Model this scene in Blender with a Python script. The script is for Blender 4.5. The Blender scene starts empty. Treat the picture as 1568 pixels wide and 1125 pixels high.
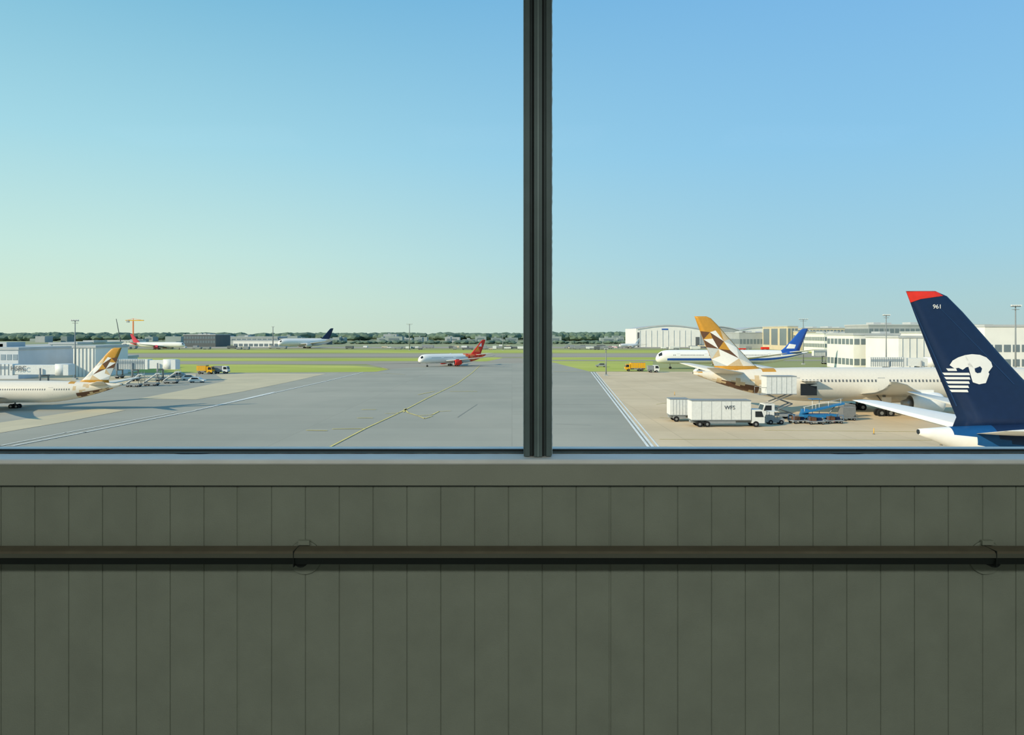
import bpy, bmesh, math, random
from mathutils import Vector, Matrix
random.seed(7)
sc = bpy.context.scene
sc.view_settings.view_transform = 'Standard'
sc.view_settings.look = 'None'
EYE = 14.0           # eye height above the apron (m)
F = 1132.0           # focal length used when surveying positions from the photo
HZ = 510.0

def lin(c):
    c = c/255.0
    return c/12.92 if c <= 0.04045 else ((c+0.055)/1.055)**2.4
def L3(rgb): return (lin(rgb[0]), lin(rgb[1]), lin(rgb[2]), 1.0)

_m = {}
def mat(name, rgb, rough=0.6, metal=0.0, var=0.06, scale=3.0, spec=0.3, bump=0.0):
    if name in _m: return _m[name]
    m = bpy.data.materials.new(name); m.use_nodes = True
    nt = m.node_tree; b = nt.nodes['Principled BSDF']
    b.inputs['Roughness'].default_value = rough
    b.inputs['Metallic'].default_value = metal
    b.inputs['Specular IOR Level'].default_value = spec
    tc = nt.nodes.new('ShaderNodeTexCoord')
    n = nt.nodes.new('ShaderNodeTexNoise'); n.inputs['Scale'].default_value = scale
    n.inputs['Detail'].default_value = 4
    nt.links.new(tc.outputs['Object'], n.inputs['Vector'])
    r = nt.nodes.new('ShaderNodeValToRGB')
    c = L3(rgb)
    r.color_ramp.elements[0].position = 0.3; r.color_ramp.elements[1].position = 0.7
    r.color_ramp.elements[0].color = tuple(x*(1-var) for x in c[:3])+(1,)
    r.color_ramp.elements[1].color = tuple(min(1, x*(1+var)) for x in c[:3])+(1,)
    nt.links.new(n.outputs['Fac'], r.inputs['Fac'])
    nt.links.new(r.outputs['Color'], b.inputs['Base Color'])
    if bump > 0:
        bp = nt.nodes.new('ShaderNodeBump'); bp.inputs['Strength'].default_value = bump
        bp.inputs['Distance'].default_value = 0.002
        n2 = nt.nodes.new('ShaderNodeTexNoise'); n2.inputs['Scale'].default_value = 260
        nt.links.new(tc.outputs['Object'], n2.inputs['Vector'])
        nt.links.new(n2.outputs['Fac'], bp.inputs['Height'])
        nt.links.new(bp.outputs['Normal'], b.inputs['Normal'])
    _m[name] = m
    return m

class MB:
    def __init__(s): s.v=[]; s.f=[]; s.mi=[]; s.sm=[]; s.mats=[]
    def idx(s, m):
        if m not in s.mats: s.mats.append(m)
        return s.mats.index(m)
    def add(s, vs, fs, m, smooth=False):
        o = len(s.v); s.v += [tuple(v) for v in vs]
        for k, f in enumerate(fs):
            s.f.append(tuple(i+o for i in f))
            s.mi.append(s.idx(m[k] if isinstance(m, list) else m)); s.sm.append(smooth)
    def box(s, c, d, m, rz=0.0, ry=0.0):
        R = Matrix.Rotation(rz, 3, 'Z') @ Matrix.Rotation(ry, 3, 'Y')
        vs = []
        for z in (-.5, .5):
            for x, y in ((-.5,-.5),(.5,-.5),(.5,.5),(-.5,.5)):
                vs.append(Vector(c)+R @ Vector((x*d[0], y*d[1], z*d[2])))
        s.add(vs, [(3,2,1,0),(4,5,6,7),(0,1,5,4),(1,2,6,5),(2,3,7,6),(3,0,4,7)], m)
    def b2(s, x0, x1, y0, y1, z0, z1, m):
        s.box(((x0+x1)/2,(y0+y1)/2,(z0+z1)/2),(abs(x1-x0),abs(y1-y0),abs(z1-z0)), m)
    def cyl(s, p0, p1, r0, r1, m, n=12, caps=True):
        p0 = Vector(p0); p1 = Vector(p1); d = (p1-p0).normalized()
        a = d.orthogonal().normalized(); b = d.cross(a)
        vs = []
        for p, r in ((p0,r0),(p1,r1)):
            for i in range(n):
                t = 2*math.pi*i/n
                vs.append(p + a*math.cos(t)*r + b*math.sin(t)*r)
        fs = [(i,(i+1)%n,n+(i+1)%n,n+i) for i in range(n)]
        s.add(vs, fs, m, True)
        if caps:
            s.add(vs, [tuple(range(n-1,-1,-1)), tuple(range(n,2*n))], m)
    def loft(s, rings, m, smooth=True, caps=True):
        n = len(rings[0]); vs = [p for r in rings for p in r]; fs = []
        for i in range(len(rings)-1):
            for j in range(n):
                fs.append((i*n+j, i*n+(j+1)%n, (i+1)*n+(j+1)%n, (i+1)*n+j))
        s.add(vs, fs, m, smooth)
        if caps:
            mm = m[0] if isinstance(m, list) else m
            ml = m[-1] if isinstance(m, list) else m
            s.add(rings[0], [tuple(range(n-1,-1,-1))], mm)
            s.add(rings[-1], [tuple(range(n))], ml)
    def obj(s, name, parent=None, loc=(0,0,0), rz=0, scale=1, fix=True):
        me = bpy.data.meshes.new(name); me.from_pydata(s.v, [], s.f)
        for m in s.mats: me.materials.append(m)
        for p, mi, sm in zip(me.polygons, s.mi, s.sm):
            p.material_index = mi; p.use_smooth = sm
        me.update()
        if fix:
            bm = bmesh.new(); bm.from_mesh(me)
            bmesh.ops.remove_doubles(bm, verts=bm.verts, dist=1e-5)
            bmesh.ops.recalc_face_normals(bm, faces=bm.faces)
            bm.to_mesh(me); bm.free()
        o = bpy.data.objects.new(name, me); sc.collection.objects.link(o)
        o.location = loc; o.rotation_euler = (0,0,rz); o.scale = (scale,)*3
        if parent: o.parent = parent
        return o

def empty(name, loc=(0,0,0), rz=0, scale=1):
    e = bpy.data.objects.new(name, None); sc.collection.objects.link(e)
    e.location = loc; e.rotation_euler = (0,0,rz); e.scale = (scale,)*3
    e.empty_display_size = 0.5
    return e

def text(body, size, m, parent, loc, rot):
    cu = bpy.data.curves.new('lettering', 'FONT'); cu.body = body; cu.size = size
    cu.align_x = 'CENTER'; cu.align_y = 'CENTER'; cu.extrude = 0.01
    cu.materials.append(m)
    o = bpy.data.objects.new('lettering', cu); sc.collection.objects.link(o)
    o.parent = parent; o.location = loc; o.rotation_euler = rot
    return o

# survey helpers: bearing / depression angle -> metres on the airfield
def G(px, py):
    D = EYE*F/(py-HZ)
    return ((px-784)*D/F, D)
def X(px, D): return (px-784)*D/F
def Z(py, D): return EYE-(py-HZ)*D/F

# ------------------------------------------------------------------ materials
white = mat('aircraft_white', (238,236,230), .35, var=.02)
cream = mat('aircraft_cream', (228,220,204), .35, var=.03)
tan   = mat('livery_tan', (208,184,146), .4)
gold  = mat('livery_gold', (200,146,58), .4)
brown = mat('livery_brown', (104,74,56), .4)
palegr= mat('livery_pale_grey', (196,200,196), .4)
navy  = mat('livery_navy', (24,44,76), .35)
navy2 = mat('livery_navy_light', (34,62,100), .35)
midblue=mat('livery_blue', (26,80,132), .35)
elblue= mat('livery_royal_blue', (40,90,175), .4)
red   = mat('livery_red', (224,54,40), .4)
orange= mat('livery_orange', (240,124,62), .4)
pink  = mat('livery_crimson', (208,74,88), .4)
wgrey = mat('wing_grey', (196,198,194), .4, var=.03)
dark  = mat('dark_window', (38,44,50), .2, var=.1)
winlt = mat('cabin_window', (105,108,108), .3)
tyre  = mat('tyre_rubber', (30,30,32), .8)
steel = mat('strut_steel', (150,152,152), .4, .5)
bwhite= mat('building_white', (232,232,224), .7, var=.04, scale=.2)
bwarm = mat('building_beige', (206,194,166), .7, var=.06, scale=.2)
bgrey = mat('building_grey', (166,172,172), .7, var=.06, scale=.2)
bblue = mat('building_pale_blue', (208,213,216), .6, var=.05, scale=.2)
bdark = mat('building_dark', (96,102,104), .7, var=.08, scale=.2)
broof = mat('roof_grey', (182,187,187), .6, var=.06, scale=.2)
bglass= mat('facade_glass', (112,126,132), .25, var=.1)
bglass2=mat('facade_glass_pale', (150,165,174), .25, var=.08)
haze  = mat('hazed_render', (150,162,158), .8, var=.08, scale=.05)  # distance haze mixed into the building colours
haze2 = mat('hazed_concrete', (132,146,144), .8, var=.08, scale=.05)  # second far-building tone, haze painted in as well
yellow= mat('vehicle_yellow', (230,172,36), .5)
vblue = mat('vehicle_blue', (40,120,175), .5)
vwhite= mat('vehicle_white', (222,224,220), .5)
vgrey = mat('vehicle_grey', (140,146,148), .5)
markw = mat('marking_white', (230,230,222), .7, var=.08, scale=.4)
marky = mat('marking_yellow', (222,204,124), .7, var=.1, scale=.4)
mastm = mat('mast_grey', (132,138,138), .5)

def ground_mat(name, a, b, scale=.02, brick=None, detail=8, stretch=(1,1,1), fine=.5):
    m = bpy.data.materials.new(name); m.use_nodes = True
    nt = m.node_tree; p = nt.nodes['Principled BSDF']
    p.inputs['Roughness'].default_value = .9; p.inputs['Specular IOR Level'].default_value = .1
    tc = nt.nodes.new('ShaderNodeTexCoord')
    mp = nt.nodes.new('ShaderNodeMapping'); mp.inputs['Scale'].default_value = stretch
    nt.links.new(tc.outputs['Object'], mp.inputs['Vector'])
    n = nt.nodes.new('ShaderNodeTexNoise'); n.inputs['Scale'].default_value = scale; n.inputs['Detail'].default_value = detail
    n.inputs['Roughness'].default_value = .6
    nt.links.new(mp.outputs['Vector'], n.inputs['Vector'])
    r = nt.nodes.new('ShaderNodeValToRGB')
    r.color_ramp.elements[0].position = .35; r.color_ramp.elements[1].position = .65
    r.color_ramp.elements[0].color = L3(a); r.color_ramp.elements[1].color = L3(b)
    nt.links.new(n.outputs['Fac'], r.inputs['Fac'])
    out = r.outputs['Color']
    if brick:
        bw, bh, ms, dk, rot = brick
        mp2 = nt.nodes.new('ShaderNodeMapping'); mp2.inputs['Rotation'].default_value = (0,0,rot)
        nt.links.new(tc.outputs['Object'], mp2.inputs['Vector'])
        bt = nt.nodes.new('ShaderNodeTexBrick'); bt.offset = 0
        bt.inputs['Scale'].default_value = 1; bt.inputs['Brick Width'].default_value = bw
        bt.inputs['Row Height'].default_value = bh; bt.inputs['Mortar Size'].default_value = ms
        bt.inputs['Color1'].default_value = (1,1,1,1); bt.inputs['Color2'].default_value = (.93,.93,.93,1)
        bt.inputs['Mortar'].default_value = (dk,dk,dk,1)
        nt.links.new(mp2.outputs['Vector'], bt.inputs['Vector'])
        mx = nt.nodes.new('ShaderNodeMix'); mx.data_type = 'RGBA'; mx.blend_type = 'MULTIPLY'
        mx.inputs['Factor'].default_value = 1
        nt.links.new(out, mx.inputs['A']); nt.links.new(bt.outputs['Color'], mx.inputs['B'])
        out = mx.outputs['Result']
    nt.links.new(out, p.inputs['Base Color'])
    return m
g_far   = ground_mat('far_field', (146,152,114), (166,166,134), .006)
g_grass = ground_mat('grass', (166,176,80), (194,196,104), .03, stretch=(.3,1,1))
g_grass2= ground_mat('grass_olive', (148,154,100), (172,170,122), .03, stretch=(.2,1,1))
g_run   = ground_mat('runway_asphalt', (158,151,138), (172,164,148), .01, stretch=(.2,1,1))
g_asph  = ground_mat('apron_asphalt', (160,159,146), (176,172,157), .025, brick=(30,6,.08,.88,.0), stretch=(1,.6,1))
g_conc  = ground_mat('apron_concrete', (210,188,154), (224,202,168), .06, brick=(7.5,7.5,.09,.86,.0))
g_sunlit = ground_mat('sunlit_apron', (200,188,158), (212,198,166), .06, brick=(7.5,7.5,.09,.9,.0))  # paler apron tone, sunlight painted into the colour

def flat(name, polys, m, z):
    b = MB()
    for p in polys:
        b.add([(x,y,z) for x,y in p], [tuple(range(len(p)))], m)
    return b.obj(name)
flat('ground', [[(-6000,-300),(6000,-300),(6000,9000),(-6000,9000)]], g_far, 0)
PX0, PX1 = -900, 2500
def band(y0, y1, a=PX0, b=PX1): return [G(a,y1), G(b,y1), G(b,y0), G(a,y0)]
flat('airfield_grass', [band(533,541), band(541,572)], g_grass2, .03)
flat('grass_verge', [
    [G(-900,571),G(0,571.5),G(330,570.5),G(520,570.5),G(575,569),G(594,566),G(585,563.5),G(540,560),G(420,558.5),G(200,557.5),G(-900,557.5)],
    [G(180,552.8),G(640,552.8),G(660,550),G(640,548.8),G(180,548.8)],
    [G(735,553.5),G(762,551.5),G(775,548.5),G(760,547),G(650,547),G(700,549)],
    [G(800,568.5),G(1000,568.5),G(1000,553),G(800,553)],
    [G(800,551),G(1040,551),G(1040,543),G(800,543)],
    [G(-900,540),G(1700,540),G(1700,536),G(-900,536)],
    ], g_grass, .06)
flat('runway', [band(541.5,547.0), band(531,533.4)], g_run, .09)
flat('taxiway', [
    [G(-900,557.2),G(560,557.6),G(660,556),G(660,553),G(-900,553.2)],
    [G(590,572),G(905,572),G(852,556),G(812,548),G(770,548),G(745,553.5),G(660,553),G(640,556),G(560,557.5),G(600,566)],
    [G(812,552.6),G(1700,552.6),G(1700,551),G(812,551)],
    ], g_run, .07)
flat('apron_asphalt', [[(-500,-60),(500,-60),G(2400,570),G(905,569.5),G(850,556),G(700,556),G(594,566),G(575,569.5),G(330,571),G(-900,571.5)]], g_asph, .10)
e0, e1 = G(912,569.5), G(1003,690)
dx = (e1[0]-e0[0])/(e1[1]-e0[1])
xe = e1[0] + dx*(3-e1[1])
flat('apron_concrete', [[e0, e1, (xe,3), (420,3), G(2400,569.5)]], g_conc, .13)
flat('sunlit_apron_strips', [  # sunlit strips between shadows, painted as lighter ground patches
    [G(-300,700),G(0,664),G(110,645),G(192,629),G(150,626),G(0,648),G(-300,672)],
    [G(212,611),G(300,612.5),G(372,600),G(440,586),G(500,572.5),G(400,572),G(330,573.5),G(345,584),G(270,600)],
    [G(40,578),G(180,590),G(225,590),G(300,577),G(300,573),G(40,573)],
    ], g_sunlit, .13)

mk = MB()
def stripe(pts, w, m, z=.16):
    pts = [Vector(G(*p)) for p in pts]
    for a, b in zip(pts[:-1], pts[1:]):
        d = (b-a).normalized(); n = Vector((-d.y, d.x))*w/2
        a2 = a-d*w*.3; b2 = b+d*w*.3
        mk.add([(p.x,p.y,z) for p in (a2-n, b2-n, b2+n, a2+n)], [(0,1,2,3)], m)
stripe([(20,684),(130,663),(300,629.5),(420,602),(500,584),(556,570.5)], .45, markw)
stripe([(-100,702),(0,684),(100,664),(270,632)], .3, markw)
stripe([(300,629),(420,601)], .6, markw)
stripe([(905,570),(996,690)], .35, markw)
stripe([(909,570),(1003,690)], .35, markw)
stripe([(913,571),(1012,690)], .25, markw)
stripe([(505,686),(560,657),(605,636),(622,627.5),(655,610),(700,588),(722,572),(735,560)], .3, marky)
stripe([(619,627),(625,633),(640,637.5),(662,636),(672,631),(690,630)], .3, marky)
stripe([(622,627),(618,632)], .3, marky)
stripe([(640,637.5),(650,642),(662,638)], .25, marky)
stripe([(470,660),(500,660.5)], .4, marky); stripe([(510,658),(556,657.5)], .4, marky)
stripe([(555,628),(575,628)], .4, marky); stripe([(590,634),(612,633)], .3, marky)
stripe([(548,641),(570,641)], .4, marky)
stripe([(690,600),(730,600)], .5, marky); stripe([(640,605),(665,600)], .3, marky)
stripe([(0,571.2),(330,571),(520,570.8),(576,569.4),(594,566),(585,563.4)], .5, marky)
stripe([(848,569.5),(905,569.5)], .6, marky)
stripe([(850,556),(1000,556)], .8, markw)
stripe([(180,554.8),(640,554.8)], .6, marky)
stripe([(560,574),(594,572),(620,574)], .3, marky)
for (a,b,c,d) in [(1010,640,1120,650),(1005,620,1060,612),(1170,660,1560,664),(1010,674,1568,676)]:
    stripe([(a,b),(c,d)], .18, marky)
for i in range(8):
    stripe([(1232+i*6,640),(1236+i*6,648)], .2, mat('marking_red',(190,80,60)))
for i in range(14):
    y = 574+i*8.6
    xx = 905+(y-570)*.758
    stripe([(xx,y),(xx+7,y)], .12, markw)
dkline = mat('joint_dark', (142,143,134))
for (a,b,c,d) in [(430,604,520,598),(700,640,730,620),(850,650,905,652),(560,600,800,596),(848,620,930,620),(848,580,915,580)]:
    stripe([(a,b),(c,d)], .1, dkline)
mk.obj('apron_markings', fix=False)

# ------------------------------------------------------------------ aircraft
def naca(u):
    u = max(0, min(1, u))
    return 10*(0.2969*math.sqrt(u)-0.126*u-0.3516*u*u+0.2843*u**3-0.1036*u**4)
US = [0,.02,.07,.16,.3,.5,.75,1]
FIN = [(7.0,3.3,13.2,.50),(8.1,3.75,11.2,.46),(8.8,3.45,10.3,.42),(12.0,2.1,7.3,.32),(15.5,.75,4.2,.2),(16.6,.35,3.1,.16),(16.95,.2,2.3,.08)]
def fin_at(z):
    for a, b in zip(FIN[:-1], FIN[1:]):
        if a[0] <= z <= b[0]:
            t = (z-a[0])/(b[0]-a[0]); return [a[i]+(b[i]-a[i])*t for i in range(4)]
    return FIN[-1] if z > 10 else FIN[0]

def decal(b, pts, m, fdx, off=.02, cuts=3):
    bm = bmesh.new()
    vs = [bm.verts.new((p[0],0,p[1])) for p in pts]
    bm.faces.new(vs); bmesh.ops.triangulate(bm, faces=bm.faces)
    for _ in range(cuts):
        bmesh.ops.subdivide_edges(bm, edges=bm.edges, cuts=1, use_grid_fill=True)
    bmesh.ops.triangulate(bm, faces=bm.faces)
    bm.verts.index_update()
    for side in (-1, 1):
        V = []
        for v in bm.verts:
            z0, te, le, th = fin_at(v.co.z)
            x = v.co.x-fdx; u = (le-x)/(le-te)
            V.append((v.co.x, side*(th*naca(u)+off), v.co.z))
        b.add(V, [tuple(v.index for v in f.verts) for f in bm.faces], m)
    bm.free()

def airliner(loc, rz, s, L, livery, cfun, fin_m, eng_m, stab_m, fdx=0, windows=True, wing_m=None):
    wing_m = wing_m or wgrey
    R = 2.95; zc = 5.1
    root = empty('airliner', loc, rz, s)
    st = []
    for a, r, zo in [(0,.03,-.32),(.12,.2,-.31),(.35,.36,-.28),(.7,.52,-.23),(1.05,.63,-.19),(1.4,.71,-.15),(1.8,.78,-.12),(2.4,.86,-.07),(3.2,.92,-.04),(4.4,.965,-.015),(6,.99,-.0),(8,1,0)]:
        st.append((L-a, r, zo))
    tl = .32*L
    n = 26; x = L-8
    while x > tl+1.2:
        x -= 1.1; st.append((x, 1, 0))
    for i in range(n+1):
        u = i/n
        r = 1-.93*u**1.7
        st.append((tl*(1-u), r, (1-r)*.72))
    NS = 36; rings = []; ms = []
    for x, r, zo in st:
        rings.append([(x, R*r*math.cos(2*math.pi*j/NS), zc+R*zo+R*1.0*r*math.sin(2*math.pi*j/NS)) for j in range(NS)])
    for i in range(len(st)-1):
        xm = (st[i][0]+st[i+1][0])/2
        for j in range(NS):
            t = 2*math.pi*(j+.5)/NS
            fn = L-xm
            sn, cs = math.sin(t), math.cos(t)
            if .95 < fn < 2.3 and .38 < sn < .85: ms.append(dark)
            else: ms.append(cfun(xm, sn, i, j, L))
    b = MB(); b.loft(rings, ms)
    b.cyl((-.06, 0, st[-1][2]*R+zc), (.05, 0, st[-1][2]*R+zc), .17, .17, dark)
    fr = []
    for i in range(9):
        u = i/8; k = math.sin(math.pi*u)**.5 if 0 < u < 1 else .05
        fr.append([(L*.40+L*.27*u, 2.6*k*math.cos(2*math.pi*j/16), 3.2+1.35*k*math.sin(2*math.pi*j/16)) for j in range(16)])
    b.loft(fr, cfun(L*.5, -.9, 0, 0, L))
    def side_y(x, z):
        for p, q in zip(st[:-1], st[1:]):
            if q[0] <= x <= p[0]:
                t = (p[0]-x)/(p[0]-q[0]+1e-9); r = p[1]+(q[1]-p[1])*t; zo = p[2]+(q[2]-p[2])*t
                h = (z-zc-R*zo)/(R*r)
                return R*r*math.sqrt(max(0, 1-h*h))
        return R
    if windows:
        x = tl*.62; zt, zb = zc+1.0, zc+.58
        while x < L-6.5:
            if not any(abs(x-L*k) < .9 for k in (.27,.5,.68,.86)):
                for sd in (-1, 1):
                    ys = [side_y(x, zb)+.02, side_y(x, zt)+.02]
                    b.add([(x-.14,sd*ys[0],zb),(x+.14,sd*ys[0],zb),(x+.14,sd*ys[1],zt),(x-.14,sd*ys[1],zt)], [(0,1,2,3)], winlt)
            x += .62
        for k in (.27,.5,.68,.86):
            for sd in (-1, 1):
                x = L*k
                for xa, xb, za, zb2 in ((x-.6,x-.52,zc-.7,zc+1.3),(x+.52,x+.6,zc-.7,zc+1.3),(x-.6,x+.6,zc+1.24,zc+1.3)):
                    b.add([(xa,sd*(side_y(xa,za)+.02),za),(xb,sd*(side_y(xb,za)+.02),za),(xb,sd*(side_y(xb,zb2)+.02),zb2),(xa,sd*(side_y(xa,zb2)+.02),zb2)], [(0,1,2,3)], vgrey)
    b.obj('fuselage', root)
    b = MB(); rings = []
    for z, te, le, th in FIN:
        c = le-te
        ring = [(le-u*c+fdx, th*naca(u), z) for u in US]+[(le-u*c+fdx, -th*naca(u), z) for u in US[-2:0:-1]]
        rings.append(ring)
    b.loft(rings, fin_m)
    livery(b, fdx)
    b.obj('tail_fin', root)
    def wing(secs, m, name):
        for sd in (-1, 1):
            w = MB(); rings = []
            for y, le, c, z, th in secs:
                rings.append([(le-u*c, sd*y, z+th*naca(u)) for u in US]+[(le-u*c, sd*y, z-th*.7*naca(u)) for u in US[-2:0:-1]])
            w.loft(rings, m)
            w.obj(name, root)
    wing([(.3,9.3,5.6,7.0,.26),(1.2,8.6,5.2,7.1,.25),(9.3,1.9,2.0,8.35,.1),(9.8,1.0,1.2,8.42,.04)], stab_m, 'stabiliser')
    x0 = L*.635
    wing([(1.5,x0+1.5,13.5,3.5,.8),(3.2,x0,12,3.7,.7),(9.7,x0-5.6,7.6,4.4,.42),(20,x0-12.3,4.6,5.7,.24),(27.5,x0-17.3,2.6,6.9,.12),(30,x0-20.2,.8,7.5,.04)], wing_m, 'wing')
    for sd in (-1, 1):
        e = MB(); xe = x0-5.6+3.2; ye = 9.7*sd; ze = 2.75
        prof = [(0,1.38),(-.12,1.52),(-.5,1.66),(-1.5,1.76),(-3,1.7),(-4.4,1.42),(-5.0,1.22)]
        e.loft([[(xe+a, ye+r*math.cos(2*math.pi*j/24), ze+r*math.sin(2*math.pi*j/24)) for j in range(24)] for a, r in prof], eng_m, caps=False)
        e.loft([[(xe+a, ye+r*math.cos(2*math.pi*j/24), ze+r*math.sin(2*math.pi*j/24)) for j in range(24)] for a, r in [(0,1.38),(-.4,1.3),(-1.0,1.28)]], steel, caps=False)
        e.cyl((xe-1.05,ye,ze),(xe-1.0,ye,ze),1.3,1.3,dark,24)
        e.cyl((xe-1.0,ye,ze),(xe-.4,ye,ze),.4,.05,steel)
        e.cyl((xe-4.9,ye,ze),(xe-6.3,ye,ze),.85,.4,steel,16)
        e.b2(xe-5.5, xe-1.2, ye-.15, ye+.15, ze+1.3, ze+2.1, eng_m)
        e.obj('engine', root)
    g = MB()
    for sd in (-1, 1):
        gx = L*.49; gy = 4.9*sd
        g.cyl((gx,gy,.7),(gx,gy,3.6),.2,.26,steel)
        g.cyl((gx,gy,2.0),(gx,gy*.5,3.4),.1,.1,steel)
        g.box((gx,gy,.72),(1.7,.25,.25),steel)
        g.box((gx+.2,gy+.4*sd,2.6),(1.6,.06,1.4),white)
        for ax in (-.75,.75):
            for ay in (-.55,.55):
                g.cyl((gx+ax,gy+ay-.22,.66),(gx+ax,gy+ay+.22,.66),.66,.66,tyre,18)
                g.cyl((gx+ax,gy+ay-.24,.66),(gx+ax,gy+ay+.24,.66),.3,.3,steel,10)
    gx = L-6.2
    g.cyl((gx,0,.5),(gx+.2,0,3.0),.13,.16,steel)
    for ay in (-.35,.35):
        g.cyl((gx,ay-.17,.5),(gx,ay+.17,.5),.5,.5,tyre,16)
    g.obj('landing_gear', root)
    return root

FC = [[palegr,white,tan,white,cream,palegr],
      [tan,palegr,white,brown,palegr,white],
      [brown,white,gold,brown,white,palegr],
      [gold,brown,brown,white,tan,gold]]
def facets(b, fdx):
    rnd = random.Random(3)
    rows = [8.3, 9.8, 11.3, 12.9, 14.5]
    grid = []
    for i, z in enumerate(rows):
        row = []
        for k in range(4):
            zz = z+rnd.uniform(-.35,.35)*(0 if i == 0 else 1)
            _, te, le, _ = fin_at(zz)
            f = k/3+(rnd.uniform(-.1,.1) if 0 < k < 3 else 0)
            row.append((te+.05+(le-te-.25)*f+fdx, zz))
        grid.append(row)
    q = 0
    for i in range(4):
        for k in range(3):
            a, c, d, e = grid[i][k], grid[i][k+1], grid[i+1][k+1], grid[i+1][k]
            tr = [(a,c,d),(a,d,e)] if (i+k) % 2 else [(a,c,e),(c,d,e)]
            for w, t in enumerate(tr):
                decal(b, t, FC[i][k*2+w], fdx, .02+.001*q, 2); q += 1
def eti_fus(x, sn, i, j, L):
    if x < 15:
        k = ((i*2+j) // 5*7+(i*2-j) // 6*13) % 9
        if sn < -.35 and 3.5 < x < 11: return brown if k > 2 else tan
        if x < 12 and k == 1: return tan
        if x < 9 and k == 4: return gold
        if 12 < x < 20 and sn > .8: return gold if x < 14 else cream
    return cream
def aero_liv(b, fdx):
    def P(px, py): return ((px-784)*51.8/F-28.8, EYE-(py-HZ)*51.8/F)
    def pg(l, m, off=.02, cuts=3): decal(b, [P(*p) for p in l], m, fdx, off, cuts)
    decal(b, [(.52+fdx,16.15),(1.2+fdx,16.4),(2.75+fdx,16.62),(2.32+fdx,16.94),(.22+fdx,16.94)], red, fdx, .02, 3)
    b.add([(.2+fdx,-.09,16.96),(2.3+fdx,-.09,16.96),(2.3+fdx,.09,16.96),(.2+fdx,.09,16.96)], [(0,1,2,3)], red)
    head = [(1459,559),(1463,552),(1471,547),(1481,543.5),(1491,542),(1503,543),(1513,547),(1520,554),(1522,561),(1517,560),(1511,559),(1509,561),(1513,565),(1517,572),(1513,577),(1512,586),(1502,588),(1493,585),(1491,579),(1491,570),(1494,563),(1489,561),(1483,562),(1478,566),(1472,563),(1466,564)]
    pg(head, white, .03)
    pg([(1495,564),(1503,560.5),(1506,564),(1504,570),(1499,571),(1496,569)], navy, .045)
    for k in range(6):
        y = 564+k*6.5
        x0 = 1446+k*2.8+(8 if k==0 else 0); x1 = 1488-abs(k-2)*.8-(18 if k==0 else 0)
        pg([(x0,y),(x1,y),(x1+1.5,y+3.8),(x0+3,y+3.8)], white, .03, 2)
    pg([(1438,466),(1439,466),(1556,588),(1554,588)], navy2, .02, 4)
    pg([(1404,470),(1405,470),(1472,622),(1470,622)], navy2, .02, 4)
def aero_fus(x, sn, i, j, L):
    if x < 2.0: return white
    if sn > .25+max(0,(6-x))*.03: return navy if x>5 else midblue
    if sn > -.22 and x > 3.4: return midblue
    return white
def plain(b, fdx): pass

eti = airliner((31.6,129,0), 0, 1.0, 63, facets, eti_fus, gold, white, cream)
aer = airliner((28.6,52,0), 0, 1.0, 57, aero_liv, aero_fus, navy, white, white, fdx=-1.1)
text('961', .42, white, aer, (1.2, -.2, 15.85), (math.pi/2, 0, 0))
airliner((-70.6,134,0), math.pi, .67, 66, facets, eti_fus, gold, white, cream)
def malta_fus(x, sn, i, j, L):
    if x < 9+sn*3: return red if (i//2+j//5) % 3 else orange
    if x < 15+sn*3: return orange if (i//2+j//4) % 3 else red
    return white
def malta_liv(b, fdx):
    decal(b, [(4.5,9),(9,9.2),(6,12.5)], orange, fdx, .03)
    decal(b, [(3.3,12.5),(6,12.5),(3.5,15)], white, fdx, .03)
    decal(b, [(6.2,10.5),(7.6,10.5),(5.2,13.2)], yellow, fdx, .04)
airliner((X(744,322),322,0), math.pi+math.radians(32), .66, 32.2/.66, malta_liv, malta_fus, red, red, white)
def elal_fus(x, sn, i, j, L):
    if -.5 < sn < -.12 and x < L-5: return elblue
    if x < 12 and sn > .1 and x > 3: return elblue
    return white
def elal_liv(b, fdx):
    decal(b, [(6.0,8.6),(9.6,8.6),(8.2,10.6),(5.4,10.2)], white, fdx, .03)
airliner((X(1238,290),290,0), math.pi, .93, 60/.93, elal_liv, elal_fus, elblue, wgrey, white)
wf = lambda x, sn, i, j, L: white
airliner((X(199,640),640,0), 0, .78, 61, plain, lambda x,sn,i,j,L: pink if x<8 else white, pink, pink, white, windows=False)
airliner((X(511,700),700,0), math.pi+math.radians(35), 1.1, 48, plain, wf, navy, wgrey, white, windows=False)
airliner((X(980,690),690,0), math.pi+math.radians(25), .55, 42, plain, wf, white, wgrey, white, windows=False)

b = MB()
b.add([(17.6,-2.97,3.4),(20.4,-2.97,3.4),(20.4,-2.93,5.4),(17.6,-2.93,5.4)], [(0,1,2,3)], dark)
b.box((19,-3.6,5.95),(2.7,1.7,.1), cream)
b.obj('cargo_door', eti)

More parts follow.
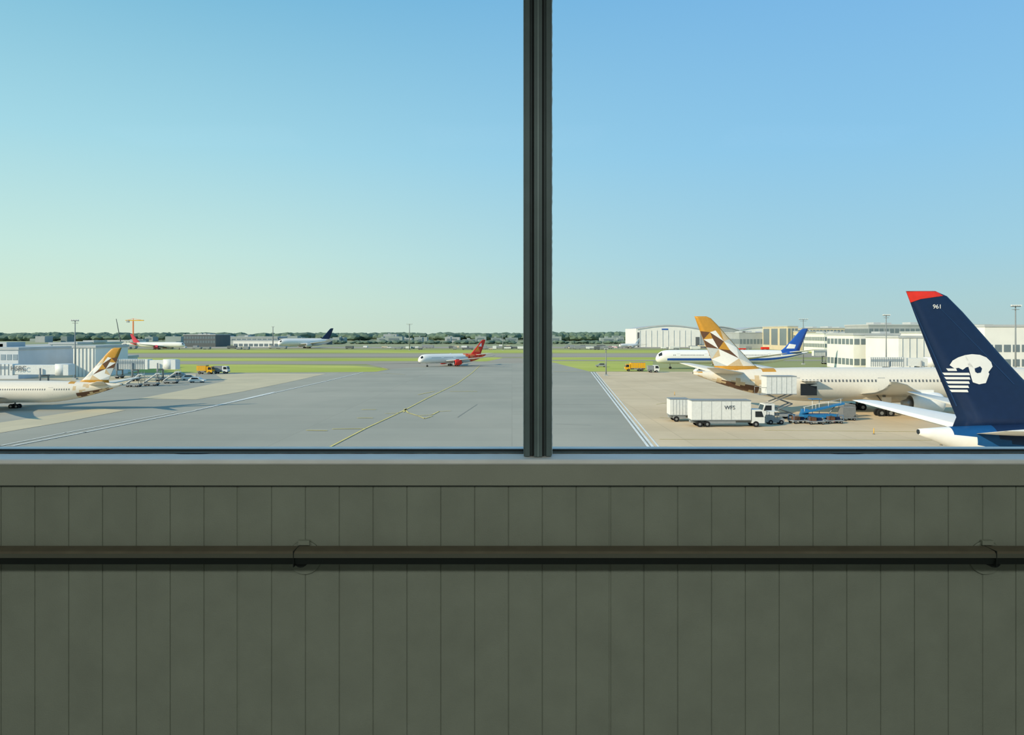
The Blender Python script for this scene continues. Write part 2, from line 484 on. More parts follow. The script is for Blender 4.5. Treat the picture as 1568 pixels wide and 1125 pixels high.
# ------------------------------------------------------------------ buildings
def building(name, p0, p1, yt, D, depth, wall, roof=broof, bands=(), bays=12, wm=None, units=0, ribs=0):
    b = MB(); x0, x1 = X(p0, D), X(p1, D); h = Z(yt, D)
    b.b2(x0, x1, D, D+depth, 0, h, wall)
    b.b2(x0-.3, x1+.3, D-.3, D+depth+.3, h-.5, h+.25, roof)
    w = (x1-x0)/bays
    for z0, z1 in bands:
        for i in range(bays):
            xa = x0+w*(i+.12); xb = x0+w*(i+.88)
            b.b2(xa, xb, D-.08, D+.1, h*z0, h*z1, wm or bglass)
            b.b2(x0-.08, x0+.1, D+depth*(i+.12)/bays, D+depth*(i+.88)/bays, h*z0, h*z1, wm or bglass)
    for i in range(ribs):
        xa = x0+(x1-x0)*(i+.5)/ribs
        b.b2(xa-.1, xa+.1, D-.2, D, 0, h-.5, roof)
    for i in range(units):
        xa = x0+(x1-x0)*random.uniform(.1,.9)
        b.b2(xa-2, xa+2, D+depth*.3, D+depth*.6, h, h+random.uniform(.8,1.8), roof)
    return b.obj(name)
building('maintenance_building', 281, 330, 512, 760, 40, bdark, bands=((.3,.5),(.65,.85)), units=3)
building('cargo_building', 330, 425, 515.5, 905, 40, bgrey, bands=((.5,.75),), units=4)
building('cargo_building', 357, 427, 521, 745, 30, bwhite, bands=((.1,.5),), bays=9)
building('cargo_building', 428, 500, 518, 905, 30, bdark, bands=((.5,.75),))
building('cargo_building', 150, 205, 521, 900, 30, bwhite, bands=((.5,.75),))
building('pier_building', -120, 28, 533, 225, 30, bblue, bands=((.62,.8),(.25,.4)), bays=16, wm=bglass2, units=3)
building('pier_building', 18, 78, 529, 262, 30, bblue, bands=((.55,.7),), bays=6, wm=bglass2, ribs=8)
building('pier_building', 76, 118, 525, 262, 30, bwhite, bands=((.3,.4),), bays=5, wm=bglass2, units=1)
building('pier_building', 112, 146, 530, 236, 20, bwhite, ribs=6)
building('pier_building', 140, 184, 546, 258, 12, bblue, bands=((.4,.7),), bays=6, wm=bglass2)
building('cargo_terminal', 1132, 1206, 509, 660, 60, bgrey, bands=((.3,.6),), bays=14, units=4)
building('cargo_terminal', 1206, 1222, 499, 600, 60, bwarm, bands=((.2,.9),), bays=3)
building('cargo_terminal', 1222, 1262, 507, 590, 40, bwarm, bands=((.5,.8),), bays=8, units=2)
building('cargo_terminal', 1262, 1345, 510, 540, 40, bwhite, bands=((.25,.45),(.6,.8)), bays=14, units=5)
building('warehouse', 1228, 1335, 502, 690, 60, bwarm, bands=((.75,.9),), bays=20, units=3)
building('terminal_pier', 1307, 1378, 511, 285, 24, bwhite, bands=((.7,.86),(.12,.3)), bays=7, units=1)
building('terminal_pier', 1376, 1430, 515, 258, 24, bwhite, bands=((.2,.34),), bays=5, ribs=5)
building('terminal_pier', 1330, 1520, 497, 420, 30, bgrey, bands=((.75,.88),), bays=24, units=5)
building('terminal_pier', 1428, 1545, 508, 312, 26, bwhite, bands=((.55,.8),), bays=10, units=2)
building('terminal_pier', 1508, 1700, 498, 255, 30, bwhite, bands=((.45,.6),(.15,.3)), bays=14)
def hangar(name, p0, p1, ysh, ypk, D, depth, wall, roof):
    b = MB(); x0, x1 = X(p0,D), X(p1,D); hs, hp = Z(ysh,D), Z(ypk,D); n = 20
    top = [(x0+(x1-x0)*i/n, hs+(hp-hs)*math.sin(math.pi*i/n)) for i in range(n+1)]
    front = [(x0,D,0)]+[(x,D,z) for x,z in top]+[(x1,D,0)]
    back = [(x,y+depth,z) for x,y,z in front]
    b.add(front, [tuple(range(len(front)))], wall); b.add(back, [tuple(range(len(back)))], wall)
    N = len(front)
    b.add(front+back, [(i,i+1,N+i+1,N+i) for i in range(N-1)], [wall]+[roof]*(N-3)+[wall])
    for i in range(n):
        (xa,za),(xb,zb) = top[i], top[i+1]
        b.add([(xa,D-1,za+.2),(xb,D-1,zb+.2),(xb,D-1,zb-.8),(xa,D-1,za-.8)], [(0,1,2,3)], roof)
    w = (x1-x0)
    for i in range(10):
        xa = x0+w*(.06+.088*i); b.b2(xa, xa+.3, D-.3, D, 0, hs*.9, broof)
    b.b2(x0+w*.02, x0+w*.05, D-.2, D, 0, hs*.8, bdark)
    b.b2(x1-w*.07, x1-w*.01, D-.2, D, 0, hs*.55, bdark)
    b.b2(x0+w*.4, x0+w*.5, D-.25, D, hs*.93, hs*1.0, elblue)
    b.obj(name)
hangar('hangar', 974, 1072, 503, 497.5, 740, 70, bwhite, broof)
hangar('hangar', 1062, 1132, 505, 499, 830, 60, bgrey, broof)
hangar('hangar', 1120, 1212, 508, 500.5, 900, 60, bwhite, broof)

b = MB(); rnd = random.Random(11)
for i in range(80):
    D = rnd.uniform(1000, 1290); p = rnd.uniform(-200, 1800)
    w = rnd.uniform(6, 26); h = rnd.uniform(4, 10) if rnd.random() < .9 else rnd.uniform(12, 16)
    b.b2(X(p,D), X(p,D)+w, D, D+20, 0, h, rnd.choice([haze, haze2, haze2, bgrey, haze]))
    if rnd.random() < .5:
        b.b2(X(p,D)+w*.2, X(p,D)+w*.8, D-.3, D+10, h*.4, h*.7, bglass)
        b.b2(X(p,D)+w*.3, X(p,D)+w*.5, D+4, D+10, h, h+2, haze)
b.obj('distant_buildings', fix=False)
b = MB()
for i in range(120):
    D = rnd.uniform(620, 735); p = rnd.choice([rnd.uniform(150,430), rnd.uniform(520,800), rnd.uniform(860,950), rnd.uniform(1010,1230)])
    w = rnd.uniform(3, 9); h = rnd.uniform(1.2, 3.0)
    x = X(p,D); m = rnd.choice([vwhite, vgrey, bwarm, bdark, vgrey, red if rnd.random()<.12 else vgrey])
    b.b2(x, x+w, D, D+4, .4, h, m)
    b.b2(x+.3, x+1.3, D+.2, D+3.8, 0, .4, tyre); b.b2(x+w-1.3, x+w-.3, D+.2, D+3.8, 0, .4, tyre)
b.obj('parked_ground_equipment', fix=False)

tree = ground_mat('hazed_tree_canopy', (88,110,98), (108,126,108), .08)  # foliage paled and blued to paint in distance haze
def ico_mass(name, n, d0, d1, r0, r1, h0, h1, pr=(-400,2000), m=tree):
    tb = bmesh.new(); bmesh.ops.create_icosphere(tb, subdivisions=2, radius=1)
    base = [v.co.copy() for v in tb.verts]; fs = [tuple(v.index for v in f.verts) for f in tb.faces]; tb.free()
    b = MB()
    for i in range(n):
        D = rnd.uniform(d0, d1); x = X(rnd.uniform(*pr), D); r = rnd.uniform(r0, r1); h = rnd.uniform(h0, h1)
        vs = []
        for c in base:
            k = 1+rnd.uniform(-.18,.18)
            vs.append((x+c.x*r*k, D+c.y*r*k, max(0, h*.55+c.z*h*.5*k)))
        b.add(vs, fs, m, False)
        b.cyl((x,D,0),(x,D,h*.4),.5,.35,bdark,5)
    return b.obj(name, fix=False)
ico_mass('treeline', 900, 1380, 1850, 9, 20, 12, 15)
ico_mass('treeline', 160, 1325, 1350, 8, 13, 12, 15.5, (845, 985))
ico_mass('treeline', 120, 1325, 1350, 8, 13, 8, 13, (-100, 200))
ico_mass('hedge', 130, 952, 985, 3, 6, 2.5, 5, (500, 960))

def mast(px, ytop, D, head=2.2):
    b = MB(); x = X(px, D); h = Z(ytop, D)
    b.cyl((x,D,0),(x,D,h),.24*max(1,D/300),.12*max(1,D/300),mastm,10)
    b.box((x,D,h),(head,.4,.16),mastm)
    b.box((x,D,h-.7),(head*.7,.4,.12),mastm)
    for i in range(5):
        xx = x+head*(i-2)/4.4
        b.box((xx,D-.3,h+.22),(.34,.4,.28),vwhite)
    b.box((x,D,.3),(1.2,1.2,.6),bgrey)
    b.obj('floodlight_mast')
mast(115,491,222); mast(1357,483,235); mast(1555,469,170); mast(1230,489,330,4); mast(627,496,600,5); mast(928,535,240,1); mast(418,500,700,3)
mast(770,512,600,3); mast(1480,492,350,3)
b = MB(); D = 980; x = X(204,D)
b.b2(x-.6,x+.6,D-.6,D+.6,0,Z(492,D),orange)
b.box((x+2,D,Z(490.5,D)),(24,1.0,1.2),yellow); b.box((x-7,D,Z(492,D)),(3,2,3),bgrey)
b.cyl((x,D,Z(492,D)),(x,D,Z(487.5,D)),.6,.3,orange,6)
b.cyl((x,D,Z(487.5,D)),(x+11,D,Z(490,D)),.2,.2,orange,4)
b.cyl((x,D,Z(487.5,D)),(x-8,D,Z(490,D)),.2,.2,orange,4)
b.obj('tower_crane')
b = MB(); D = 700; x = X(186,D)
b.cyl((x,D,1.5),(X(178,D),D,Z(488,D)),.5,.3,bdark,6); b.box((x+1,D,1.6),(7,3,2.4),bdark); b.box((x+3,D,3.2),(2.5,2.6,1.6),vgrey)
b.obj('mobile_crane')

# ------------------------------------------------------------------ ground vehicles
def wheels(b, xs, w, r=.45):
    for x in xs:
        for y in (-w/2+.15, w/2-.15):
            b.cyl((x,y-.14,r),(x,y+.14,r),r,r,tyre,14); b.cyl((x,y-.16,r),(x,y+.16,r),r*.45,r*.45,steel,8)
def truck(name, loc, rz, L, h, body, cabm, lift=0, w=2.5, cabl=1.9):
    root = empty(name, (loc[0],loc[1],.1), rz)
    b = MB()
    b.box((0,0,.75),(L,w*.45,.3),vgrey)
    wheels(b, (L/2-1.3, -L/2+1.2, -L/2+2.3) if L > 7 else (L/2-1, -L/2+1), w)
    b.box((-cabl/2-.1,w/2-.1,.75),(L*.4,.08,.4),vgrey); b.box((-cabl/2-.1,-w/2+.1,.75),(L*.4,.08,.4),vgrey)
    b.obj('chassis', root)
    c = MB(); xf = L/2; xb = L/2-cabl
    pr = [(xb,.6),(xf,.6),(xf,1.5),(xf-.35,2.55),(xb,2.6)]
    vs = [(x,-w/2+.05,z) for x,z in pr]+[(x,w/2-.05,z) for x,z in pr]; n = 5
    c.add(vs, [tuple(range(n)), tuple(range(n,2*n))]+[(i,(i+1)%n,n+(i+1)%n,n+i) for i in range(n)], cabm)
    for sy in (-1,1):
        c.add([(xb+.5,sy*(w/2-.03),1.5),(xf-.15,sy*(w/2-.03),1.5),(xf-.45,sy*(w/2-.03),2.35),(xb+.5,sy*(w/2-.03),2.35)],[(0,1,2,3)],dark)
    c.add([(xf+.02,-w/2+.2,1.55),(xf+.02,w/2-.2,1.55),(xf-.28,w/2-.25,2.4),(xf-.28,-w/2+.25,2.4)],[(0,1,2,3)],dark)
    c.box((xf+.05,0,.75),(.15,w*.9,.35),vgrey)
    c.obj('cab', root)
    d = MB(); x0 = -L/2; x1 = L/2-cabl-.15; z0 = 1.0+lift; z1 = z0+(h-1.0)
    if lift: x1 = L/2-.6
    d.b2(x0,x1,-w/2,w/2,z0,z1,body)
    d.b2(x0-.03,x1+.03,-w/2-.03,w/2+.03,z1-.1,z1+.04,vgrey); d.b2(x0-.03,x1+.03,-w/2-.03,w/2+.03,z0,z0+.12,vgrey)
    for i in range(1,6):
        xx = x0+(x1-x0)*i/6; d.b2(xx-.02,xx+.02,-w/2-.02,w/2+.02,z0,z1,vgrey)
    d.obj('cargo_box', root)
    if lift:
        e = MB()
        for sy in (-.8,.8):
            n = 2
            for k in range(n):
                za = 1.0+lift*k/n; zb = 1.0+lift*(k+1)/n
                e.cyl((x0+.5,sy,za),(x1-.3,sy,zb),.09,.09,steel,6); e.cyl((x0+.5,sy,zb),(x1-.3,sy,za),.09,.09,steel,6)
        e.b2(x1,x1+1.2,-w/2,w/2,z0-.1,z0,vgrey)
        for sy in (-1,1):
            e.cyl((x1+1.1,sy*w/2,z0),(x1+1.1,sy*w/2,z0+1.1),.04,.04,steel,5); e.cyl((x1,sy*w/2,z0+1.1),(x1+1.1,sy*w/2,z0+1.1),.04,.04,steel,5)
        e.obj('scissor_lift', root)
    return root
t1 = truck('box_truck', (X(1113,110),110.5), 0, 10.8, 3.95, vwhite, vwhite)
text('WFS', .8, mat('lettering_dark',(80,84,88)), t1, (.2,-1.29,2.9), (math.pi/2,0,0))
truck('box_truck', (X(1050,116),117), 0, 5.0, 3.6, vwhite, vwhite)
truck('catering_truck', (X(1192,118)+.3,119.5), math.pi, 5.4, 3.9, vwhite, vwhite, lift=3.1)
truck('cargo_truck', (X(315,252),252), 0, 5.2, 3.0, yellow, yellow)
truck('cargo_truck', (X(339,255),255), 0, 5.0, 2.6, vgrey, vwhite)
truck('cargo_truck', (X(972,272),272), math.pi, 7.4, 3.2, yellow, yellow)
truck('cargo_truck', (X(1000,262),262), 0, 4.0, 2.4, vgrey, vwhite)

def car(loc, rz, m, L=4.4):
    b = MB(); w = 1.8
    pr = [(-L/2,.35),(L/2,.35),(L/2,.8),(L*.28,.95),(L*.12,1.45),(-L*.3,1.48),(-L*.46,1.0),(-L/2,.9)]
    n = len(pr); vs = [(x,-w/2,z) for x,z in pr]+[(x,w/2,z) for x,z in pr]
    b.add(vs, [tuple(range(n)),tuple(range(n,2*n))]+[(i,(i+1)%n,n+(i+1)%n,n+i) for i in range(n)], m)
    for sy in (-1,1):
        b.add([(-L*.32,sy*(w/2+.01),1.0),(L*.2,sy*(w/2+.01),1.0),(L*.1,sy*(w/2+.01),1.38),(-L*.28,sy*(w/2+.01),1.4)],[(0,1,2,3)],dark)
    wheels(b, (-L*.32, L*.32), w, .33)
    b.obj('service_car', loc=(loc[0],loc[1],.1), rz=rz)
for p, y, m in [(302,586,vwhite),(272,578,vgrey),(920,562,vgrey),(1072,571,vwhite),(1088,571.5,bdark),(560,532,vwhite),(596,533,vwhite),(1112,571,vwhite),(290,582,vwhite)]:
    g = G(p, y); car(g, random.choice((0, math.pi, .4)), m)

def belt_loader(loc, rz, m):
    b = MB()
    b.box((0,0,.7),(5.2,1.9,.5),m); b.box((-1.9,.5,1.3),(1.0,.8,.8),m); wheels(b,(-1.7,1.7),2.0,.4)
    b.box((.6,-.3,1.9),(7.0,.9,.25),m,ry=-.22)
    for sx in (-2.4,-.6,1.4,3.4):
        z = 1.9+.22*(sx)
        b.cyl((sx,-.75,z),(sx,-.75,z+.8),.04,.04,vwhite,5)
    b.cyl((-2.6,-.75,2.1),(3.7,-.75,3.5),.04,.04,vwhite,5)
    b.cyl((1.6,-.3,.9),(2.6,-.3,2.2),.08,.08,steel,6)
    b.cyl((-.6,.6,.9),(-.6,.6,3.3),.05,.05,vwhite,5); b.box((-.2,.6,3.3),(1.8,1.4,.08),m)
    b.cyl((.5,.6,.9),(.5,.6,3.3),.05,.05,vwhite,5)
    b.obj('belt_loader', loc=(loc[0],loc[1],.12), rz=rz)
belt_loader((X(1254,118),118.5), 0, vblue)
for i, (p, D) in enumerate([(1248,113),(1276,114),(1296,118),(1296,122.5),(1222,114)]):
    b = MB()
    b.box((0,0,.45),(2.6,1.6,.15),vgrey); wheels(b,(-.9,.9),1.6,.22)
    b.cyl((1.3,0,.42),(2.1,0,.35),.04,.04,steel,5)
    if i in (2,3):
        pr = [(-1.0,.55),(.7,.55),(1.15,1.1),(1.15,2.1),(-1.0,2.1)]
        vs = [(x,-.75,z) for x,z in pr]+[(x,.75,z) for x,z in pr]; n = 5
        b.add(vs, [tuple(range(n)),tuple(range(n,2*n))]+[(k,(k+1)%n,n+(k+1)%n,n+k) for k in range(n)], steel)
    else:
        for sx in (-1.2,1.2):
            for sy in (-.7,.7): b.cyl((sx,sy,.5),(sx,sy,1.3),.03,.03,vblue,5)
        b.box((0,.7,1.3),(2.4,.05,.05),vblue); b.box((0,-.7,1.3),(2.4,.05,.05),vblue)
        b.box((-.4,0,.8),(.9,.9,.55),brown); b.box((.6,.1,.75),(.7,.6,.45),navy)
    b.obj('baggage_dolly', loc=(X(p,D),D,.12), rz=.06*i)
b = MB()
b.box((0,0,.6),(2.6,1.3,.55),vgrey); b.box((-.7,0,1.1),(1.0,1.2,.5),vgrey); wheels(b,(-.8,.8),1.4,.35)
for sx in (-1.0,.2):
    for sy in (-.55,.55): b.cyl((sx,sy,.9),(sx,sy,1.95),.04,.04,bdark,5)
b.box((-.4,0,1.98),(1.5,1.3,.07),vwhite); b.box((-.3,0,1.0),(.5,.5,.3),tyre)
b.obj('baggage_tug', loc=(X(1186,113),113,.12))

def bridge(p0, p1, D, zc, m, sign=None, legs=(.3,.85)):
    root = empty('boarding_bridge'); b = MB(); x0, x1 = X(p0,D), X(p1,D); h = 2.9
    xm = x0+(x1-x0)*.55
    b.b2(x0,xm+1,D-1.5,D+1.5,zc-h/2,zc+h/2,m); b.b2(xm,x1,D-1.25,D+1.25,zc-h/2+.2,zc+h/2-.25,m)
    for i in range(16):
        xx = x0+(xm-x0)*i/15; b.b2(xx-.06,xx+.06,D-1.58,D-1.5,zc-h/2,zc+h/2,vgrey)
    b.b2(x0,xm,D-1.53,D-1.5,zc+.1,zc+.9,bglass2)
    b.cyl((x1+1,D,zc-h/2),(x1+1,D,zc+h/2),2.0,2.0,m,20)
    b.b2(x1+.5,x1+3.2,D-1.8,D+1.2,zc-h/2,zc+h/2-.1,m)
    for t in legs:
        xx = x0+(x1-x0)*t
        for sy in (-1.7,1.7): b.cyl((xx,D+sy,.7),(xx,D+sy,zc+.4),.22,.22,vgrey,8)
        b.box((xx,D,zc-h/2-.2),(.5,4,.4),vgrey); b.box((xx,D,.8),(1.2,4,.4),vgrey)
        for sy in (-1.4,1.4): b.cyl((xx,D+sy-.25,.6),(xx,D+sy+.25,.6),.55,.55,tyre,14)
    b.obj('tunnel', root)
    if sign: text(sign, 1.7, mat('lettering_dark',(80,84,88)), root, (X(35,D), D-1.7, zc+.3), (math.pi/2,0,0))
bridge(-70, 92, 192, 4.6, vwhite, 'HSBC')
bridge(186, 256, 215, 5.0, vwhite)
bridge(170, 214, 228, 4.4, bgrey)
bridge(1245, 1300, 335, 5.2, vwhite)
bridge(1330, 1420, 232, 5.0, vwhite)
for i,(p,D) in enumerate([(205,192),(232,196),(262,205)]):
    b = MB(); b.box((0,0,.6),(3.6,2,.4),vgrey); wheels(b,(-1.2,1.2),2,.4)
    b.box((-.2,0,2.0),(4.4,1.3,.2),vwhite,ry=-.6); b.box((1.9,0,3.2),(1.2,1.5,.15),vwhite)
    for sx in (-1.4,1.5,2.4):
        b.cyl((sx,.6,.8),(sx,.6,3.1+sx*.4),.06,.06,steel,5); b.cyl((sx,-.6,.8),(sx,-.6,3.1+sx*.4),.06,.06,steel,5)
    b.obj('passenger_steps', loc=(X(p,D),D,.1))

for p, y in ((1338,666),(1441,683),(1033,606)):
    g = G(p, y); b = MB(); b.cyl((g[0],g[1],.1),(g[0],g[1],.95),.06,.05,yellow,8); b.cyl((g[0],g[1],.1),(g[0],g[1],.2),.2,.15,bdark,10)
    b.obj('marker_post')

# ------------------------------------------------------------------ terminal interior
FL = EYE-1.6; CE = FL+3.1
wallm = mat('painted_panel', (136,142,128), .55, var=.07, scale=9, spec=.25, bump=.35)
fasm  = mat('painted_fascia', (144,148,134), .5, var=.05, scale=6, spec=.25, bump=.2)
frame = mat('window_frame_metal', (96,112,112), .45, .2, var=.08, scale=14)
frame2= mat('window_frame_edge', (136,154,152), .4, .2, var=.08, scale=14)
gask  = mat('rubber_gasket', (44,50,50), .7)
sillm = mat('sill_aluminium', (232,234,230), .5, 0, var=.06, scale=10, spec=.5)
seal  = mat('sealant', (198,204,196), .7, var=.3, scale=60)
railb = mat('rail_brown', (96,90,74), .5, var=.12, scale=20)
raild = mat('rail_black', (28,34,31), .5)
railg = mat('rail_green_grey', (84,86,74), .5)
wcol  = mat('interior_wall', (176,178,170), .8)
fcol  = mat('interior_floor', (124,126,122), .6, var=.1)
XA, XB = -4.6, 4.6
b = MB(); sp = .0915; g0 = .265; i0 = int((XA-g0)/sp)
prof = []
k = i0
while g0+k*sp < XB:
    x = g0+k*sp; j = .0024 if k % 11 == 0 else .0008
    if x > XA: prof += [(x-j-.0008,2.0),(x-j,2.0024),(x+j,2.0024),(x+j+.0008,2.0)]
    k += 1
prof = [(XA,2.0)]+prof+[(XB,2.0)]
zt = EYE-(742-HZ)/F*2.0
vs = [(x,y,FL) for x,y in prof]+[(x,y,zt+.01) for x,y in prof]; n = len(prof)
b.add(vs, [(i,i+1,n+i+1,n+i) for i in range(n-1)], wallm)
b.b2(XA,XB,2.01,2.2,FL,zt+.05,wallm)
b.b2(XA,XB,2.0,2.2,EYE+1.09,CE,wallm)
b.obj('wall_front', fix=False)
zs = EYE-(703.5-HZ)/F*1.985
b = MB(); b.b2(XA,XB,1.99,2.05,zt,zs-.012,fasm); b.b2(XA,XB,1.994,2.05,zt-.003,zt,gask); b.obj('trim_1')
b = MB(); pr = [(2.2,zs-.014),(1.988,zs-.014),(1.985,zs-.010),(1.985,zs-.003),(1.989,zs),(2.2,zs+.002)]
vs = [(XA,y,z) for y,z in pr]+[(XB,y,z) for y,z in pr]; n = 6
b.add(vs, [tuple(range(n)),tuple(range(n,2*n))]+[(i,(i+1)%n,n+(i+1)%n,n+i) for i in range(n)], sillm)
b.obj('window_sill')
glass = bpy.data.materials.new('window_glass'); glass.use_nodes = True
nt = glass.node_tree; nt.nodes.clear()
o = nt.nodes.new('ShaderNodeOutputMaterial'); mx = nt.nodes.new('ShaderNodeMixShader')
tr = nt.nodes.new('ShaderNodeBsdfTransparent'); tr.inputs['Color'].default_value = (.985,.995,.99,1)
gl = nt.nodes.new('ShaderNodeBsdfGlossy'); gl.inputs['Roughness'].default_value = .05
mx.inputs['Fac'].default_value = .0006
nt.links.new(tr.outputs[0], mx.inputs[1]); nt.links.new(gl.outputs[0], mx.inputs[2]); nt.links.new(mx.outputs[0], o.inputs[0])
mc = .0713; step = 1.84; top = EYE+1.085; hw = .0385
cs = [mc+step*i for i in (-2,-1,0,1,2)]
for c in cs:
    b = MB()
    b.b2(c-hw,c+hw,2.045,2.16,zs+.002,top,frame)
    b.b2(c-hw+.002,c-hw+.016,2.025,2.05,zs+.002,top,frame)
    b.b2(c+hw-.016,c+hw-.002,2.025,2.05,zs+.002,top,frame)
    b.b2(c-.011,c+.011,2.018,2.05,zs+.002,top,frame)
    b.b2(c-hw+.016,c-hw+.018,2.035,2.046,zs+.002,top,gask)
    b.b2(c+.012,c+.016,2.035,2.046,zs+.002,top,gask)
    b.b2(c-.016,c-.012,2.035,2.046,zs+.002,top,gask)
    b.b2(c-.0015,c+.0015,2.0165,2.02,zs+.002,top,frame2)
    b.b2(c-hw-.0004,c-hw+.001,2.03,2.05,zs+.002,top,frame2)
    rr = random.Random(5); vs = []; N = 140
    for i in range(N+1):
        zz = zs+.003+(top-zs-.003)*i/N; w = .0012+rr.uniform(0,.0014)
        vs += [(c+hw,2.043,zz),(c+hw+w,2.05,zz)]
    b.add(vs, [(2*i,2*i+1,2*i+3,2*i+2) for i in range(N)], seal)
    b.obj('window_mullion')
edges = [XA]+cs+[XB]
wi = 1
for a, c in zip(edges[:-1], edges[1:]):
    a2 = a+(hw+.0005 if a != XA else 0); c2 = c-(hw+.0005 if c != XB else 0)
    if c2-a2 < .3: continue
    b = MB()
    b.add([(a2,2.1,zs),(c2,2.1,zs),(c2,2.1,top),(a2,2.1,top)], [(0,1,2,3)], glass)
    b.b2(a2,c2,2.092,2.108,zs+.003,zs+.010,gask)
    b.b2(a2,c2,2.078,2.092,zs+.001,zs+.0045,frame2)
    b.b2(a2,c2,2.092,2.108,top-.02,top,gask)
    rr = random.Random(wi); N = 90; vs = []
    for i in range(N+1):
        xx = a2+(c2-a2)*i/N; w = .001+rr.uniform(0,.002)+(.006 if .45<i/N<.5 else 0)
        vs += [(xx,2.078,zs+.0042),(xx,2.078-w,zs+.0022)]
    b.add(vs, [(2*i,2*i+1,2*i+3,2*i+2) for i in range(N)], gask)
    b.obj('window_%d' % wi, fix=False); wi += 1
rail = empty('handrail'); b = MB(); yr = 1.955
def zr(py, y): return EYE-(py-HZ)/F*y
za, zb2, zc2, zd = zr(841,yr), zr(847,yr-.02), zr(856,yr-.022), zr(864,yr)
pr = [(1.985,za+.001),(1.962,za+.001),(1.94,zb2+.004),(1.935,zb2-.001),(1.934,zc2+.003),(1.938,zc2-.001),(1.944,zd+.004),(1.965,zd),(1.985,zd)]
mm = [railb,railb,railb,railg,raild,raild,raild,raild,raild]; n = len(pr)  # black lower faces: shade under the rail painted into the colour
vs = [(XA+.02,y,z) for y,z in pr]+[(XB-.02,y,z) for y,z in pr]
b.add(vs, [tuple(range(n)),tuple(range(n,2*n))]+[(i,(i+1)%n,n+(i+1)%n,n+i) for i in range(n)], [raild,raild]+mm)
b.obj('rail_bar', rail)
b = MB()
for c in [-.572+1.84*i for i in (-2,-1,0,1,2)]:
    b.b2(c-.001,c+.001,1.9335,1.99,zd-.001,za+.0015,raild)
    b.cyl((c+.012,1.9995,zd+.005),(c+.012,1.995,zd+.005),.046,.044,wallm,36)
    b.cyl((c+.012,1.996,zd+.006),(c+.012,1.96,zd+.008),.018,.018,raild,16)
    b.box((c+.012,1.992,za+.008),(.03,.01,.012),wallm)
b.obj('rail_brackets', rail)
def slab(name, x0,x1,y0,y1,z0,z1,m):
    b = MB(); b.b2(x0,x1,y0,y1,z0,z1,m); return b.obj(name)
slab('floor', XA-.1,XB+.1,-3.6,2.2,FL-.2,FL,fcol)
slab('ceiling', XA-.1,XB+.1,-3.6,2.2,CE,CE+.2,wcol)
slab('wall_back', XA-.1,XB+.1,-3.7,-3.6,FL-.2,CE+.2,wcol)
slab('wall_left', XA-.1,XA,-3.6,2.2,FL,CE,wcol)
slab('wall_right', XB,XB+.1,-3.6,2.2,FL,CE,wcol)
slab('baseboard_front', XA,XB,1.985,2.0,FL,FL+.1,raild)
b = MB(); b.b2(-60,60,-25,2.2,0,FL-.21,bgrey)
for i in range(30): b.b2(-58+i*4,-55.5+i*4,2.2,2.25,4,7,bglass)
b.obj('terminal_building')
em = bpy.data.materials.new('fill_panel'); em.use_nodes = True
pb = em.node_tree.nodes['Principled BSDF']; pb.inputs['Base Color'].default_value = (.9,.9,.85,1)
for x in (-2.2, 0.0, 2.2):  # unseen ceiling fill lights, added to brighten the interior wall
    e = empty('added_ceiling_fill', (x,-1.2,CE))
    b = MB(); b.b2(-.7,.7,-.35,.35,-.05,0,em); b.b2(-.72,.72,-.37,-.35,-.06,0,steel); b.b2(-.72,.72,.35,.37,-.06,0,steel); b.obj('fill_housing', e)
    ld = bpy.data.lights.new('fill_lamp','AREA'); ld.shape='RECTANGLE'; ld.size=1.3; ld.size_y=.6; ld.energy=36; ld.color=(.97,1,.93)
    lo = bpy.data.objects.new('fill_lamp', ld); sc.collection.objects.link(lo); lo.parent = e; lo.location = (0,0,-.07)

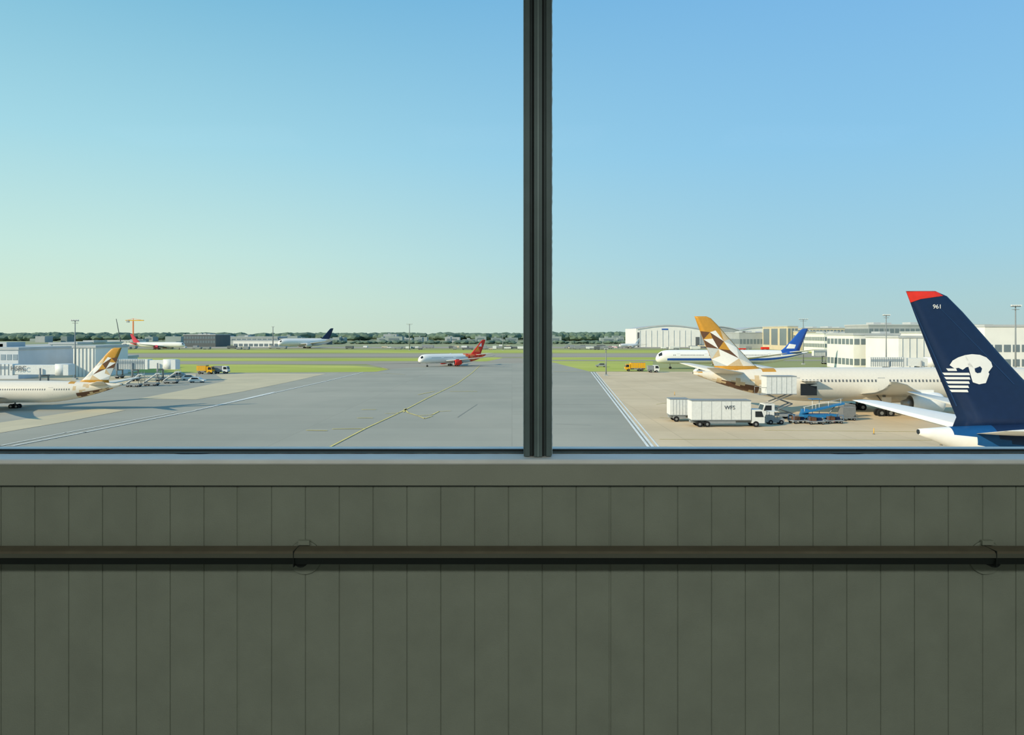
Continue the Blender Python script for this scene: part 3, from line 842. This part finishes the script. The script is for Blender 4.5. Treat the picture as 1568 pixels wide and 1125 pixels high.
# ------------------------------------------------------------------ sun, sky, camera
sd = bpy.data.lights.new('sun','SUN'); sd.energy = 4.6; sd.angle = .012; sd.color = (1,.86,.64)
so = bpy.data.objects.new('sun', sd); sc.collection.objects.link(so)
so.rotation_euler = Vector((-.78,-.44,.42)).to_track_quat('Z','Y').to_euler()
so.location = (-100,-50,80)

w = bpy.data.worlds.new('sky'); sc.world = w; w.use_nodes = True; nt = w.node_tree; nt.nodes.clear()
out = nt.nodes.new('ShaderNodeOutputWorld'); bg = nt.nodes.new('ShaderNodeBackground')
tc = nt.nodes.new('ShaderNodeTexCoord'); sx = nt.nodes.new('ShaderNodeSeparateXYZ')
nt.links.new(tc.outputs['Generated'], sx.inputs[0])
def ramp(st):
    r = nt.nodes.new('ShaderNodeValToRGB'); cr = r.color_ramp
    while len(cr.elements) < len(st): cr.elements.new(.5)
    for e, (p, c) in zip(cr.elements, st): e.position = p; e.color = L3(c)
    nt.links.new(sx.outputs['Z'], r.inputs['Fac']); return r
ra = ramp([(0,(212,228,206)),(.04,(210,233,215)),(.1,(199,232,224)),(.23,(166,217,231)),(.41,(122,187,218)),(1,(96,150,200))])
rb = ramp([(0,(180,206,206)),(.04,(174,209,214)),(.1,(162,208,226)),(.23,(142,199,234)),(.41,(122,182,230)),(1,(92,146,200))])
mr = nt.nodes.new('ShaderNodeMapRange'); mr.inputs['From Min'].default_value = -.6; mr.inputs['From Max'].default_value = .5
mr.interpolation_type = 'SMOOTHSTEP'
nt.links.new(sx.outputs['X'], mr.inputs['Value'])
mix = nt.nodes.new('ShaderNodeMix'); mix.data_type = 'RGBA'
nt.links.new(mr.outputs['Result'], mix.inputs['Factor'])
nt.links.new(ra.outputs['Color'], mix.inputs['A']); nt.links.new(rb.outputs['Color'], mix.inputs['B'])
nt.links.new(mix.outputs['Result'], bg.inputs['Color']); nt.links.new(bg.outputs[0], out.inputs[0])

cam = bpy.data.cameras.new('camera'); co = bpy.data.objects.new('camera', cam); sc.collection.objects.link(co)
co.location = (0,0,EYE); co.rotation_euler = (math.pi/2,0,0)
cam.sensor_fit = 'HORIZONTAL'; cam.sensor_width = 36
cam.lens = 36*F/1568
cam.shift_y = -(562.5-HZ)/1568
cam.clip_start = .05; cam.clip_end = 12000
sc.camera = co
